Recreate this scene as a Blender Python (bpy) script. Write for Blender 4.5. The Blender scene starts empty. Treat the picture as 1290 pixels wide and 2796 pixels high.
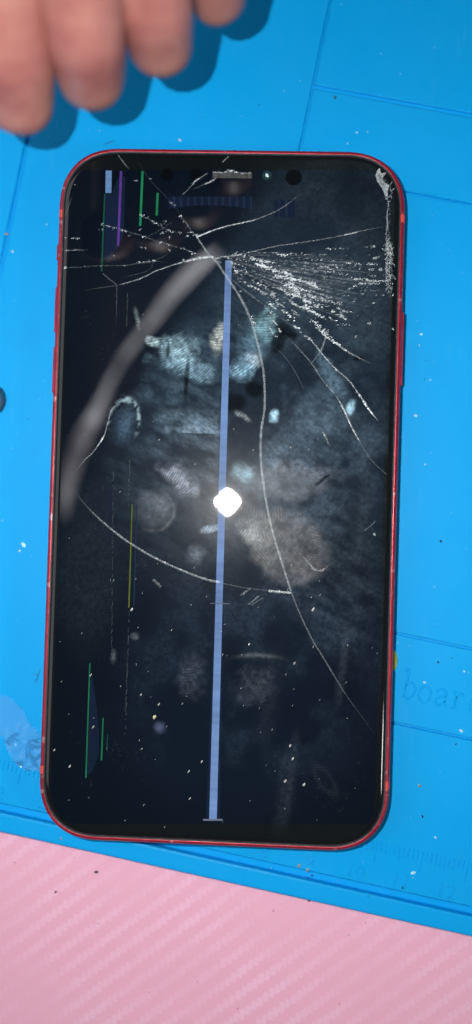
import bpy, bmesh, math, random
import numpy as np
from mathutils import Vector, Matrix, Euler

random.seed(7); rng = np.random.default_rng(7)
S = bpy.context.scene
COL = S.collection
MM = 0.001

# ------------------------------------------------------------------ camera
CAM_POS = np.array([11.0886, -7.288, 203.106])          # millimetres above the bench mat
CAM_EUL = (0.0202611, 0.0399034, 0.0305839)
FPX, CX, CY, K = 2482.0, 645.0, 1398.0, 1290.0 / 1188.0   # pixel focal length of a 1290 x 2796 frame
cam_d = bpy.data.cameras.new('camera')
cam = bpy.data.objects.new('camera', cam_d); COL.objects.link(cam)
cam.location = CAM_POS * MM; cam.rotation_euler = CAM_EUL
cam_d.sensor_fit = 'VERTICAL'; cam_d.sensor_height = 36.0; cam_d.sensor_width = 36.0
cam_d.lens = 36.0 * FPX / 2796.0
cam_d.clip_start = 0.005; cam_d.clip_end = 20.0
cam_d.dof.use_dof = True
cam_d.dof.focus_distance = 0.1952
cam_d.dof.aperture_fstop = cam_d.lens / 9.5
cam_d.dof.aperture_blades = 4
cam_d.dof.aperture_rotation = math.radians(45)
S.camera = cam
S.render.resolution_x = 472; S.render.resolution_y = 1024

# ------------------------------------------------------------------ world, lamps, exposure
W = bpy.data.worlds.new('World'); S.world = W; W.use_nodes = True
W.node_tree.nodes['Background'].inputs[0].default_value = (0.62, 0.80, 1.0, 1)
W.node_tree.nodes['Background'].inputs[1].default_value = 0.085
S.view_settings.view_transform = 'Standard'; S.view_settings.look = 'None'
S.view_settings.exposure = 0.0; S.view_settings.gamma = 1.0; S.view_settings.use_curve_mapping = False
S.render.engine = 'CYCLES'
S.cycles.use_denoising = True
S.cycles.max_bounces = 8; S.cycles.transparent_max_bounces = 16
S.cycles.sample_clamp_indirect = 6.0

def area_lamp(name, loc, target, power, sx, sy=None, color=(1, 1, 1), shape='RECTANGLE'):
    d = bpy.data.lights.new(name, 'AREA'); d.energy = power; d.color = color; d.shape = shape
    d.size = sx
    if sy: d.size_y = sy
    o = bpy.data.objects.new(name, d); COL.objects.link(o)
    o.location = loc
    o.rotation_euler = (Vector(target) - Vector(loc)).to_track_quat('-Z', 'Y').to_euler()
    return o
# the flash beside the lens that took the picture (it is mirrored in the cover glass)
area_lamp('camera_flash', (-0.00845, 0.00443, 0.2035), (0, 0, 0), 0.50, 0.0034, color=(1, 0.97, 0.93), shape='DISK')
# an added ambient fill and a right-hand lamp, out of the mirror's reach
area_lamp('ambient_fill', (-1.9, 0.35, 1.5), (0, 0, 0), 24.0, 2.4, 2.4, color=(0.93, 0.98, 1.0))
area_lamp('ceiling_lamp_b', (0.62, -0.235, 0.50), (0, 0, 0), 1.15, 0.075, 0.13, color=(1.0, 0.96, 0.86))

# ------------------------------------------------------------------ helpers
def euler_np(e):
    a, b, c = e
    rx = np.array([[1,0,0],[0,math.cos(a),-math.sin(a)],[0,math.sin(a),math.cos(a)]])
    ry = np.array([[math.cos(b),0,math.sin(b)],[0,1,0],[-math.sin(b),0,math.cos(b)]])
    rz = np.array([[math.cos(c),-math.sin(c),0],[math.sin(c),math.cos(c),0],[0,0,1]])
    return rz @ ry @ rx
CR = euler_np(CAM_EUL)
def at(x, y, z):
    """measured point (in a 1188-wide copy of the picture) -> place on the horizontal plane z, in mm"""
    d = CR @ np.array([(x*K - CX)/FPX, -(y*K - CY)/FPX, -1.0])
    t = (z - CAM_POS[2]) / d[2]
    p = CAM_POS + d*t
    return (p[0], p[1], z)
def to_px(P):
    q = (np.asarray(P, float) - CAM_POS) @ CR
    return np.stack([(CX + FPX*q[:,0]/-q[:,2])/K, (CY - FPX*q[:,1]/-q[:,2])/K], 1)
PXMM = 11.43                                            # measured units per mm on the glass

def link(name, verts, faces, mat, parent=None, smooth=False, attr=None, loc=None):
    me = bpy.data.meshes.new(name)
    me.from_pydata([(v[0]*MM, v[1]*MM, v[2]*MM) for v in verts], [], faces)
    me.update()
    if mat: me.materials.append(mat)
    if smooth:
        me.polygons.foreach_set('use_smooth', [True]*len(me.polygons))
    if attr is not None:
        for k, (typ, vals) in attr.items():
            a = me.attributes.new(k, typ, 'POINT')
            if typ == 'FLOAT': a.data.foreach_set('value', np.asarray(vals, np.float32).ravel())
            else: a.data.foreach_set('color', np.asarray(vals, np.float32).ravel())
    o = bpy.data.objects.new(name, me); COL.objects.link(o)
    if parent is not None: o.parent = parent
    return o
def thing(name, label, cat, group=None):
    o = bpy.data.objects.new(name, None); COL.objects.link(o); o.empty_display_size = 0.01
    tag(o, label, cat, group); return o
def tag(o, label=None, cat=None, group=None, kind=None):
    if label: o['label'] = label
    if cat: o['category'] = cat
    if group: o['group'] = group
    if kind: o['kind'] = kind
    return o
class MB:
    def __init__(s): s.v = []; s.f = []; s.a = []
    def add(s, vs, fs, a=1.0):
        b = len(s.v); s.v += [tuple(v) for v in vs]; s.f += [tuple(i+b for i in f) for f in fs]
        s.a += (list(a) if hasattr(a, '__len__') else [a]*len(vs))
    def box(s, x0, x1, y0, y1, z0, z1, ch=0.0):
        c = ch
        vs = [(x0,y0,z0),(x1,y0,z0),(x1,y1,z0),(x0,y1,z0),
              (x0,y0,z1-c),(x1,y0,z1-c),(x1,y1,z1-c),(x0,y1,z1-c),
              (x0+c,y0+c,z1),(x1-c,y0+c,z1),(x1-c,y1-c,z1),(x0+c,y1-c,z1)]
        fs = [(3,2,1,0),(8,9,10,11)]
        for i in range(4):
            j = (i+1) % 4
            fs += [(i,j,j+4,i+4),(i+4,j+4,j+8,i+8)]
        s.add(vs, fs)
def resample(pts, step):
    p = np.array(pts, float)
    # Catmull-Rom for a natural line
    out = []
    q = np.vstack([2*p[0]-p[1], p, 2*p[-1]-p[-2]])
    for i in range(1, len(q)-2):
        n = max(1, int(np.linalg.norm(q[i+1]-q[i])/step))
        for k in range(n):
            t = k/n
            out.append(0.5*((2*q[i])+(-q[i-1]+q[i+1])*t+(2*q[i-1]-5*q[i]+4*q[i+1]-q[i+2])*t*t+(-q[i-1]+3*q[i]-3*q[i+1]+q[i+2])*t**3))
    out.append(p[-1])
    return np.array(out)
def hash2(ix, iy, seed):
    h = (ix.astype(np.int64)*374761393 + iy.astype(np.int64)*668265263 + seed*982451653) & 0x7fffffff
    h = ((h ^ (h >> 13))*1274126177) & 0x7fffffff
    h = (h ^ (h >> 16)) & 0x7fffffff
    return h/float(0x7fffffff)
def vnoise(x, y, seed=0):
    ix, iy = np.floor(x), np.floor(y); fx, fy = x-ix, y-iy
    fx = fx*fx*(3-2*fx); fy = fy*fy*(3-2*fy)
    a, b = hash2(ix,iy,seed), hash2(ix+1,iy,seed); c, d = hash2(ix,iy+1,seed), hash2(ix+1,iy+1,seed)
    return (a*(1-fx)+b*fx)*(1-fy)+(c*(1-fx)+d*fx)*fy
def fbm(x, y, sc, octv=4, seed=0, g=0.5):
    s = np.zeros_like(x); a = 1.0; t = 0
    for i in range(octv):
        s += a*vnoise(x/sc*(2**i)+17.3*i, y/sc*(2**i)+9.1*i, seed+i); t += a; a *= g
    return s/t
def sstep(e0, e1, x):
    t = np.clip((x-e0)/(e1-e0), 0, 1); return t*t*(3-2*t)

# ------------------------------------------------------------------ materials
def new_mat(name):
    m = bpy.data.materials.new(name); m.use_nodes = True
    nt = m.node_tree; nt.nodes.clear()
    out = nt.nodes.new('ShaderNodeOutputMaterial')
    return m, nt, out
def N(nt, typ, **kw):
    n = nt.nodes.new(typ)
    for k, v in kw.items(): setattr(n, k, v)
    return n
def P(nt, out, color=(.5,.5,.5), rough=.5, metal=0.0, spec=.5, coat=0.0, coat_r=.03):
    b = N(nt, 'ShaderNodeBsdfPrincipled')
    b.inputs['Base Color'].default_value = (*color, 1); b.inputs['Roughness'].default_value = rough
    b.inputs['Metallic'].default_value = metal; b.inputs['Specular IOR Level'].default_value = spec
    b.inputs['Coat Weight'].default_value = coat; b.inputs['Coat Roughness'].default_value = coat_r
    nt.links.new(b.outputs[0], out.inputs[0]); return b
def math_n(nt, op, a, b=None, clamp=False):
    n = N(nt, 'ShaderNodeMath', operation=op); n.use_clamp = clamp
    for i, v in enumerate((a, b)):
        if v is None: continue
        if isinstance(v, (int, float)): n.inputs[i].default_value = v
        else: nt.links.new(v, n.inputs[i])
    return n.outputs[0]
def mixc(nt, fac, a, b):
    n = N(nt, 'ShaderNodeMix', data_type='RGBA')
    for s, v in ((n.inputs[0], fac), (n.inputs[6], a), (n.inputs[7], b)):
        if isinstance(v, tuple): s.default_value = (*v, 1)
        elif isinstance(v, (int, float)): s.default_value = v
        else: nt.links.new(v, s)
    return n.outputs[2]
def noise(nt, scale, detail=4, rough=.55, vec=None, sxyz=None):
    if vec is None:
        tc = N(nt, 'ShaderNodeTexCoord'); vec = tc.outputs['Object']
    if sxyz:
        mp = N(nt, 'ShaderNodeMapping'); mp.inputs['Scale'].default_value = sxyz
        nt.links.new(vec, mp.inputs[0]); vec = mp.outputs[0]
    n = N(nt, 'ShaderNodeTexNoise'); n.inputs['Scale'].default_value = scale
    n.inputs['Detail'].default_value = detail; n.inputs['Roughness'].default_value = rough
    nt.links.new(vec, n.inputs['Vector']); return n.outputs['Fac']
def ramp(nt, fac, stops):
    r = N(nt, 'ShaderNodeValToRGB'); el = r.color_ramp.elements
    while len(el) < len(stops): el.new(.5)
    for e, (p, c) in zip(el, stops):
        e.position = p; e.color = (*c, 1) if isinstance(c, tuple) else (c, c, c, 1)
    nt.links.new(fac, r.inputs[0]); return r.outputs[0]
def bump(nt, bsdf, h, strength=.2, dist=.0001):
    b = N(nt, 'ShaderNodeBump'); b.inputs['Strength'].default_value = strength; b.inputs['Distance'].default_value = dist
    nt.links.new(h, b.inputs['Height']); nt.links.new(b.outputs[0], bsdf.inputs['Normal'])

def m_silicone():
    m, nt, out = new_mat('blue_silicone'); b = P(nt, out, rough=.5, spec=.16)
    tc = N(nt, 'ShaderNodeTexCoord')
    g = N(nt, 'ShaderNodeNewGeometry')
    big = ramp(nt, noise(nt, 22, 5, .6, g.outputs['Position']), [(.35, 0.0), (.75, 1.0)])
    c = mixc(nt, math_n(nt, 'MULTIPLY', big, .22), (.0004, .300, .70), (.006, .350, .73))
    fine = ramp(nt, noise(nt, 420, 3, .6, g.outputs['Position']), [(.62, 0.0), (.8, 1.0)])
    c = mixc(nt, math_n(nt, 'MULTIPLY', fine, .10), c, (.06, .42, .80))
    scf = ramp(nt, noise(nt, 130, 4, .7, g.outputs['Position'], (1.0, .18, 1.0)), [(.60, 0.0), (.78, 1.0)])
    c = mixc(nt, math_n(nt, 'MULTIPLY', scf, .13), c, (.10, .46, .72))
    dirt = ramp(nt, noise(nt, 48, 5, .65, g.outputs['Position']), [(.56, 0.0), (.74, 1.0)])
    c = mixc(nt, math_n(nt, 'MULTIPLY', dirt, .16), c, (.004, .20, .46))
    nt.links.new(c, b.inputs['Base Color'])
    rr = ramp(nt, noise(nt, 60, 4, .6, g.outputs['Position']), [(.3, .42), (.7, .62)])
    nt.links.new(rr, b.inputs['Roughness'])
    bump(nt, b, noise(nt, 900, 3, .6, g.outputs['Position']), .18, .00006)
    return m
def m_pink():
    m, nt, out = new_mat('pink_carbon_weave_film'); b = P(nt, out, rough=.42, spec=.4)
    tc = N(nt, 'ShaderNodeTexCoord'); mp = N(nt, 'ShaderNodeMapping')
    mp.inputs['Scale'].default_value = (1000, 1000, 1000); mp.inputs['Rotation'].default_value = (0, 0, math.radians(1.5))
    nt.links.new(tc.outputs['Object'], mp.inputs[0])
    sx = N(nt, 'ShaderNodeSeparateXYZ'); nt.links.new(mp.outputs[0], sx.inputs[0])
    x, y = sx.outputs[0], sx.outputs[1]
    # slight waviness of the printed threads
    wob = math_n(nt, 'MULTIPLY', math_n(nt, 'SUBTRACT', noise(nt, .7, 3, .6, mp.outputs[0]), .5), 1.5)
    u = math_n(nt, 'DIVIDE', math_n(nt, 'ADD', x, wob), 1.25)
    colm = math_n(nt, 'FLOOR', u)
    fr = math_n(nt, 'FRACT', u)
    v = math_n(nt, 'DIVIDE', math_n(nt, 'SUBTRACT', math_n(nt, 'ADD', y, wob), math_n(nt, 'MULTIPLY', colm, 1.02)), 5.0)
    fv = math_n(nt, 'FRACT', v)
    band = ramp(nt, fv, [(0.0, 0.0), (.05, 1.0), (.40, 1.0), (.46, 0.0)])
    edge = ramp(nt, fr, [(0.0, .0), (.12, 1.0), (.9, 1.0), (1.0, .0)])
    spark = ramp(nt, noise(nt, 4.2, 3, .7, mp.outputs[0]), [(.38, 0.0), (.68, 1.0)])
    patch = ramp(nt, noise(nt, .035, 3, .5, mp.outputs[0]), [(.38, .12), (.62, 1.0)])
    f = math_n(nt, 'MULTIPLY', math_n(nt, 'MULTIPLY', band, math_n(nt, 'ADD', math_n(nt, 'MULTIPLY', spark, .75), .3)), patch)
    c = mixc(nt, f, (.71, .365, .49), (.78, .48, .63))  # weave bands, with their gloss and sparkle partly put into the colour
    c = mixc(nt, math_n(nt, 'MULTIPLY', math_n(nt, 'SUBTRACT', 1.0, edge), .25), c, (.66, .30, .43))
    nt.links.new(c, b.inputs['Base Color'])
    nt.links.new(ramp(nt, f, [(0, .5), (1, .32)]), b.inputs['Roughness'])
    h = math_n(nt, 'ADD', math_n(nt, 'MULTIPLY', f, .6), math_n(nt, 'MULTIPLY', edge, .3))
    bump(nt, b, h, .15, .00008)
    return m
def m_simple(name, color, rough=.5, metal=0, spec=.5, coat=0, nz=None, bm=None):
    m, nt, out = new_mat(name); b = P(nt, out, color, rough, metal, spec, coat)
    if nz:
        sc, amt = nz
        f = noise(nt, sc, 4)
        c2 = tuple(min(1, k*(1+amt)) for k in color); c1 = tuple(k*(1-amt) for k in color)
        nt.links.new(ramp(nt, f, [(.3, c1), (.7, c2)]), b.inputs['Base Color'])
        if bm: bump(nt, b, f, bm[0], bm[1])
    return m
def m_frame():
    m, nt, out = new_mat('red_anodised_aluminium'); b = P(nt, out, (.42, .012, .03), .42, .35, .5)
    s = ramp(nt, noise(nt, 260, 4, .65, sxyz=(1, 1, 1)), [(.5, 0.0), (.72, 1.0)])
    c = mixc(nt, math_n(nt, 'MULTIPLY', s, .55), (.27, .008, .024), (.38, .05, .07))
    w = ramp(nt, noise(nt, 480, 2, .5), [(.64, 0.0), (.72, 1.0)])
    c = mixc(nt, math_n(nt, 'MULTIPLY', w, .4), c, (.62, .40, .40))
    nt.links.new(c, b.inputs['Base Color'])
    nt.links.new(ramp(nt, noise(nt, 150, 3), [(.3, .28), (.7, .48)]), b.inputs['Roughness'])
    bump(nt, b, noise(nt, 700, 3), .12, .00005)
    return m
def m_glass():
    m, nt, out = new_mat('greasy_black_cover_glass')
    b = P(nt, out, (0, 0, 0), .30, 0, .5, 1.0, .018)
    a = N(nt, 'ShaderNodeAttribute', attribute_name='grime_refl'); nt.links.new(a.outputs['Color'], b.inputs['Base Color'])
    bw = N(nt, 'ShaderNodeRGBToBW'); nt.links.new(a.outputs['Color'], bw.inputs[0])
    nt.links.new(ramp(nt, bw.outputs[0], [(.002, .014), (.12, .070)]), b.inputs['Specular IOR Level'])
    nt.links.new(ramp(nt, bw.outputs[0], [(.0, .22), (.10, .30)]), b.inputs['Roughness'])
    b.inputs['Coat IOR'].default_value = 1.5
    return m
def m_crack():
    m, nt, out = new_mat('pulverised_glass')
    b = P(nt, out, (.62, .70, .74), .28, 0, .8)
    a = N(nt, 'ShaderNodeAttribute', attribute_name='dens')
    t = N(nt, 'ShaderNodeBsdfTransparent'); mx = N(nt, 'ShaderNodeMixShader')
    f = math_n(nt, 'MULTIPLY', a.outputs['Fac'], .80, True)
    nt.links.new(f, mx.inputs[0]); nt.links.new(t.outputs[0], mx.inputs[1]); nt.links.new(b.outputs[0], mx.inputs[2])
    nt.links.new(mx.outputs[0], out.inputs[0])
    return m
def m_emit(name, color, strength, var=True, rough=.1):
    m, nt, out = new_mat(name); b = P(nt, out, (.003, .004, .006), .24, 0, .014, 1.0, .018)
    b.inputs['Emission Strength'].default_value = strength
    if var:
        g = N(nt, 'ShaderNodeNewGeometry')
        f = noise(nt, 900, 2, .5, g.outputs['Position'], (.12, 1.0, 1.0))
        f2 = noise(nt, 45, 2, .5, g.outputs['Position'])
        f = math_n(nt, 'ADD', math_n(nt, 'MULTIPLY', f, .35), math_n(nt, 'MULTIPLY', f2, .65))
        c1 = tuple(k*.62 for k in color); c2 = tuple(min(1, k*1.3) for k in color)
        nt.links.new(ramp(nt, f, [(.3, c1), (.7, c2)]), b.inputs['Emission Color'])
    else: b.inputs['Emission Color'].default_value = (*color, 1)
    return m
def m_film():
    m, nt, out = new_mat('clear_plastic_film')
    g = N(nt, 'ShaderNodeBsdfGlossy'); g.inputs['Roughness'].default_value = .13
    d = N(nt, 'ShaderNodeBsdfDiffuse'); d.inputs[0].default_value = (.85, .92, .96, 1)
    t = N(nt, 'ShaderNodeBsdfTransparent'); t.inputs[0].default_value = (.98, .99, 1, 1)
    lw = N(nt, 'ShaderNodeFresnel'); lw.inputs[0].default_value = 1.6
    m1 = N(nt, 'ShaderNodeMixShader'); m1.inputs[0].default_value = .045
    nt.links.new(t.outputs[0], m1.inputs[1]); nt.links.new(d.outputs[0], m1.inputs[2])
    m2 = N(nt, 'ShaderNodeMixShader'); nt.links.new(math_n(nt, 'MULTIPLY', lw.outputs[0], .5), m2.inputs[0])
    nt.links.new(m1.outputs[0], m2.inputs[1]); nt.links.new(g.outputs[0], m2.inputs[2])
    nt.links.new(m2.outputs[0], out.inputs[0]); return m
def m_skin():
    m, nt, out = new_mat('skin'); b = P(nt, out, (.34, .135, .115), .5, 0, .4)
    f = noise(nt, 95, 5, .65)
    nt.links.new(ramp(nt, f, [(.3, (.25, .080, .075)), (.5, (.34, .135, .115)), (.7, (.40, .19, .155))]), b.inputs['Base Color'])
    b.inputs['Subsurface Weight'].default_value = .12; b.inputs['Subsurface Radius'].default_value = (.003, .0012, .0008)
    bump(nt, b, noise(nt, 500, 3), .2, .0002); return m

M_SIL = m_silicone(); M_PINK = m_pink(); M_FRAME = m_frame(); M_GLASS = m_glass(); M_CRACK = m_crack(); M_FILM = m_film(); M_SKIN = m_skin()
M_GASKET = m_simple('black_gasket', (.034, .042, .046), .55, spec=.4, nz=(900, .4))
M_BAND = m_simple('red_antenna_plastic', (.62, .055, .04), .5, nz=(500, .15))
M_BTN = m_simple('red_button_metal', (.34, .014, .03), .4, .7, nz=(300, .2))
M_SENSOR = m_simple('sensor_black', (.0022, .0030, .0040), .06, spec=.5)
M_GRILLE = m_simple('grille_mesh_metal', (.035, .038, .04), .45, .3, nz=(1500, .6))

# ------------------------------------------------------------------ bench top
def plane(name, w, z, mat):
    return link(name, [(-w,-w,z),(w,-w,z),(w,w,z),(-w,w,z)], [(0,1,2,3)], mat)
bench = plane('bench_top', 450, -3.0, M_PINK); tag(bench, kind='structure')

# ------------------------------------------------------------------ silicone mat (local frame turned with its lower edge)
e0, e1 = np.array(at(0, 2094, 0)), np.array(at(1119, 2342, 0))
ang = math.atan2(*(e1-e0)[[1, 0]])
ux = np.array([math.cos(ang), math.sin(ang)]); uy = np.array([-math.sin(ang), math.cos(ang)])
O2 = e0[:2]
def loc2(x, y):            # picture -> mat frame (mm along the lower edge, mm up from it)
    p = np.array(at(x, y, 0))[:2] - O2
    return float(p@ux), float(p@uy)
mat_root = thing('repair_mat', 'bright blue silicone repair mat with grooves, ruler and embossed lettering under the phone', 'mat')
mat_root.location = (O2[0]*MM, O2[1]*MM, 0); mat_root.rotation_euler = (0, 0, ang)
XL, XR, YT = -130.0, 230.0, 262.0
mb = MB(); mb.box(XL, XR, 0.05, YT, -3.0, -2.3, .25); mb.box(XL+.3, XR-.3, 0.5, YT-.3, -2.4, -1.9, .1); link('mat_base', mb.v, mb.f, M_SIL, mat_root)
yg = loc2(30, 2038)[1]                                         # centre line of the wide channel
gw = 1.05
def rounded_bar(x0, x1, prof):                                 # profile swept along x
    mbb = MB(); n = len(prof)
    vs = [(x0, a, b) for a, b in prof] + [(x1, a, b) for a, b in prof]
    fs = [(i, (i+1) % n, (i+1) % n+n, i+n)[::-1] for i in range(n)] + [tuple(range(n)), tuple(range(2*n-1, n-1, -1))]
    mbb.add(vs, fs); return mbb
pr = [(0.0,-2.9),(0.0,-.7),(.12,-.3),(.4,-.06),(.8,0),(yg-gw-.5,0),(yg-gw-.12,-.12),(yg-gw,-.42),(yg-gw,-1.4),(yg-gw,-2.9)]
rb = rounded_bar(XL, XR, pr); link('mat_rim', rb.v, rb.f, M_SIL, mat_root)
# raised panels with recessed joints
jF = loc2(35, 520)[0]; jB = loc2(768, 310)[0]
hA = loc2(1040, 262)[1]; hC = loc2(1100, 498)[1]; hD = loc2(1090, 1612)[1]; hE = loc2(1090, 1839)[1]
g = .24
def panel(x0, x1, y0, y1, ch=.16):
    b = MB(); b.box(x0, x1, y0, y1, -2.4, 0.0, ch); return link('mat_panel', b.v, b.f, M_SIL, mat_root)
y0 = yg+gw
mb = MB(); mb.box(XL+.2, XR-.2, y0+.2, YT-.2, -2.0, -.80, .1); link('mat_web', mb.v, mb.f, M_SIL, mat_root)
panel(XL, jF-.55, y0, YT, .28)
panel(jF+.45, jB-g, y0, YT)
panel(jB+g, XR, y0, hE-g)
panel(jB+g, XR, hE+g, hD-g)
panel(jB+g, XR, hD+g, hC-g)
panel(jB+g, XR, hC+g, hA-.55, .2)
panel(jB+g, XR, hA+.45, YT, .3)
# ruler ticks (raised hairlines) and numerals
xr9, yr9 = loc2(780, 2165)
xr12, _ = loc2(1122, 2238)
cm = (xr12-xr9)/3.0
tl = loc2(1060, 2140)[1]
mb = MB()
for i in range(-60, 260):
    x = xr9 + 3.6 + (i/10.0)*cm - 9*cm + 5.4*0
    L = 4.6 if i % 10 == 0 else (3.4 if i % 5 == 0 else 2.3)
    if XL+2 < x < XR-2: mb.box(x-.11, x+.11, tl-L, tl, -.02, .13, .05)
tk = link('ruler_ticks', mb.v, mb.f, M_SIL, mat_root); tk['kind'] = 'stuff'
def font_mesh(txt, size, ext):
    cu = bpy.data.curves.new('numeral', 'FONT'); cu.body = txt; cu.size = size*MM; cu.extrude = ext*MM; cu.bevel_depth = .05*MM
    cu.align_x = 'CENTER'; cu.offset = -.10*MM
    o = bpy.data.objects.new('tmp', cu); COL.objects.link(o)
    bpy.context.view_layer.update()
    me = bpy.data.meshes.new_from_object(o.evaluated_get(bpy.context.evaluated_depsgraph_get()))
    bpy.data.objects.remove(o); return me
ny = yr9 - 1.6
for n in (1, 2, 3, 8, 9, 10, 11, 12, 13):
    me = font_mesh(str(n), 4.4, .05); me.materials.clear(); me.materials.append(M_SIL)
    o = bpy.data.objects.new('numeral', me); COL.objects.link(o); o.parent = mat_root
    o.location = ((xr9+(n-9)*cm)*MM, ny*MM, .06*MM)
# embossed serif lettering: board
def stroke(mbx, pts, w0, w1, h=.16):
    p = resample(pts, .35); n = len(p)
    d = np.gradient(p, axis=0); d /= np.linalg.norm(d, axis=1)[:, None]+1e-9
    nr = np.stack([-d[:,1], d[:,0]], 1)
    vs = []; fs = []
    for i in range(n):
        w = (w0+(w1-w0)*math.sin(math.pi*i/max(1, n-1)))/2
        for s, zz in ((-1, -.02), (-.45, h), (.45, h), (1, -.02)):
            vs.append((*(p[i]+nr[i]*w*s), zz))
    for i in range(n-1):
        for k in range(3): fs.append((i*4+k, i*4+k+1, i*4+k+5, i*4+k+4)[::-1])
    fs += [(0,1,2,3), (n*4-4, n*4-1, n*4-2, n*4-3)[::-1]]
    mbx.add(vs, fs)
LET = {  # x-height 1, ascender 1.75
 'b': [[(.12,1.62),(.30,1.75),(.30,.0)], [(.30,.72),(.48,.98),(.74,1.0),(.92,.75),(.93,.45),(.80,.12),(.55,-.02),(.30,.16)]],
 'o': [[(.5,1.0),(.22,.88),(.1,.5),(.22,.12),(.5,0),(.78,.12),(.9,.5),(.78,.88),(.5,1.0)]],
 'a': [[(.15,.80),(.30,.98),(.58,1.0),(.74,.82),(.75,.2),(.82,.03),(.98,.08)], [(.75,.60),(.40,.50),(.12,.32),(.14,.08),(.36,-.02),(.60,.10),(.75,.30)]],
 'r': [[(.08,.95),(.28,1.0),(.28,.0)], [(.10,.0),(.50,.0)], [(.28,.66),(.45,.92),(.66,1.0),(.80,.90)]],
 'd': [[(.58,1.62),(.76,1.75),(.76,.06),(.95,.0)], [(.76,.80),(.55,1.0),(.30,.95),(.12,.66),(.12,.36),(.26,.06),(.50,-.02),(.76,.22)]],
}
lx, ly = loc2(1004, 1752)
XH = 3.55; step = (loc2(1175, 1790)[0]-lx)/4.05
for i, ch in enumerate('board'):
    b = MB()
    for st in LET[ch]:
        stroke(b, [(lx+i*step+px*XH*.92, ly+py*XH) for px, py in st], .32, .62)
    link('embossed_letter', b.v, b.f, M_SIL, mat_root)

# ------------------------------------------------------------------ phone
HW, HH, RC = 37.85, 75.45, 13.6
ZG = 8.3
phone = thing('smartphone', 'cracked red smartphone with black shattered screen lying on the blue mat', 'phone')
EXPO = 2.35
def outline(inset, n=20):
    """rounded rectangle, softly continuous corners, counter-clockwise"""
    w, h = HW-inset, HH-inset; r = max(1.0, RC-inset); pts = []
    for sx, sy, a0 in ((1,1,0),(-1,1,90),(-1,-1,180),(1,-1,270)):
        for k in range(n+1):
            a = math.radians(a0+90*k/n)
            c, s = math.cos(a), math.sin(a)
            ex = math.copysign(abs(c)**(2/EXPO), c)*r; ey = math.copysign(abs(s)**(2/EXPO), s)*r
            pts.append((sx*(w-r)+ex, sy*(h-r)+ey))
    return pts
def loft(prof, n=20, cap0=False, cap1=False):
    vs = []; fs = []; m = None
    for ins, z in prof:
        o = outline(ins, n); m = len(o); vs += [(x, y, z) for x, y in o]
    for r in range(len(prof)-1):
        for i in range(m):
            j = (i+1) % m
            fs.append((r*m+i, r*m+j, (r+1)*m+j, (r+1)*m+i))
    if cap0: fs.append(tuple(range(m))[::-1])
    if cap1: fs.append(tuple(range((len(prof)-1)*m, len(prof)*m)))
    return vs, fs
v, f = loft([(2.6,0.0),(1.5,.18),(.75,.7),(.25,1.6),(.03,2.9),(0,4.1),(.03,5.2),(.10,6.3),(.27,6.98),(.50,7.38),(.80,7.6),(1.12,7.64),(1.2,7.55),(1.22,6.6)], 24, cap0=True)
frame = link('frame', v, f, M_FRAME, phone, True)
v, f = loft([(1.19,6.6),(1.19,7.66),(1.24,7.76),(1.40,7.76),(1.45,7.6),(1.45,6.6)], 24)
link('gasket', v, f, M_GASKET, phone, True)

# cover glass: fine grid on the flat, rounded edge around it
INS = 2.72
w, h, r = HW-INS, HH-INS, RC-INS
ny_, nx_ = 640, 320
t = np.linspace(-1, 1, ny_)
ys = h*np.sin(t*math.pi/2)*.12 + h*t*.88
ysg = np.abs(ys)
over = np.clip((ysg-(h-r))/r, 0, 1)
ws = (w-r) + r*np.power(np.clip(1-over**EXPO, 0, 1), 1/EXPO)
uu = np.linspace(-1, 1, nx_)
GX = uu[None, :]*ws[:, None]; GY = np.repeat(ys[:, None], nx_, 1)
P3 = np.stack([GX.ravel(), GY.ravel(), np.full(GX.size, ZG)], 1)
px = to_px(P3); X, Y = px[:,0], px[:,1]

# --- what is smeared on the glass (grease, prints, dust haze), plus a painted reflection at left, as reflectance
def ell(cx, cy, rx, ry, rot=0.0):
    a = math.radians(rot); dx, dy = X-cx, Y-cy
    return ((dx*math.cos(a)+dy*math.sin(a))/rx)**2 + ((-dx*math.sin(a)+dy*math.cos(a))/ry)**2
grain = .15+1.7*fbm(X, Y, 6.5, 3, 3, .7)**1.3*1.25
graind = .1+1.9*fbm(X*.8+Y*.6, (-X*.6+Y*.8)*2.6, 11, 3, 5, .7)**1.3*1.25
cl1 = fbm(X, Y, 120, 5, 11); cl2 = fbm(X, Y, 45, 4, 21); cl3 = fbm(X+.5*Y, (Y-.5*X)*3, 60, 4, 31)
warp = (fbm(X, Y, 26, 3, 41)-.5)*.7
G = np.zeros((X.size, 3))
def addc(mask, col): 
    global G
    G += np.clip(mask, 0, None)[:, None]*np.array(col)[None, :]
def patch(cx, cy, rx, ry, rot, col, amp=1.0, soft=.6, gr=None, thr=None):
    e = np.sqrt(ell(cx, cy, rx, ry, rot))+warp
    m = 1-sstep(1-soft, 1.0, e)
    if thr is not None: m = m*sstep(thr-.12, thr+.12, cl2)
    if gr is not None: m = m*gr
    addc(m*amp, col); return m
def ridges(cx, cy, rx, ry, rot, col, period, ang_, bend=0.0, amp=1.0, sharp=1.6, soft=.8, base=.30):
    e = np.sqrt(ell(cx, cy, rx, ry, rot))+warp
    m = 1-sstep(1-soft, 1.0, e)
    a = math.radians(ang_); dx, dy = X-cx, Y-cy
    p = dx*math.cos(a)+dy*math.sin(a); q = -dx*math.sin(a)+dy*math.cos(a)
    ph = (p + bend*q*q/60.0 + (fbm(X, Y, 34, 2, 51)-.5)*10)/period
    s = (.5+.5*np.sin(2*math.pi*ph))**sharp
    brk = sstep(.32, .6, fbm(X, Y, 13, 2, 61))
    addc(m*(base+(1-base)*s*brk)*amp*grain, col)
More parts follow.
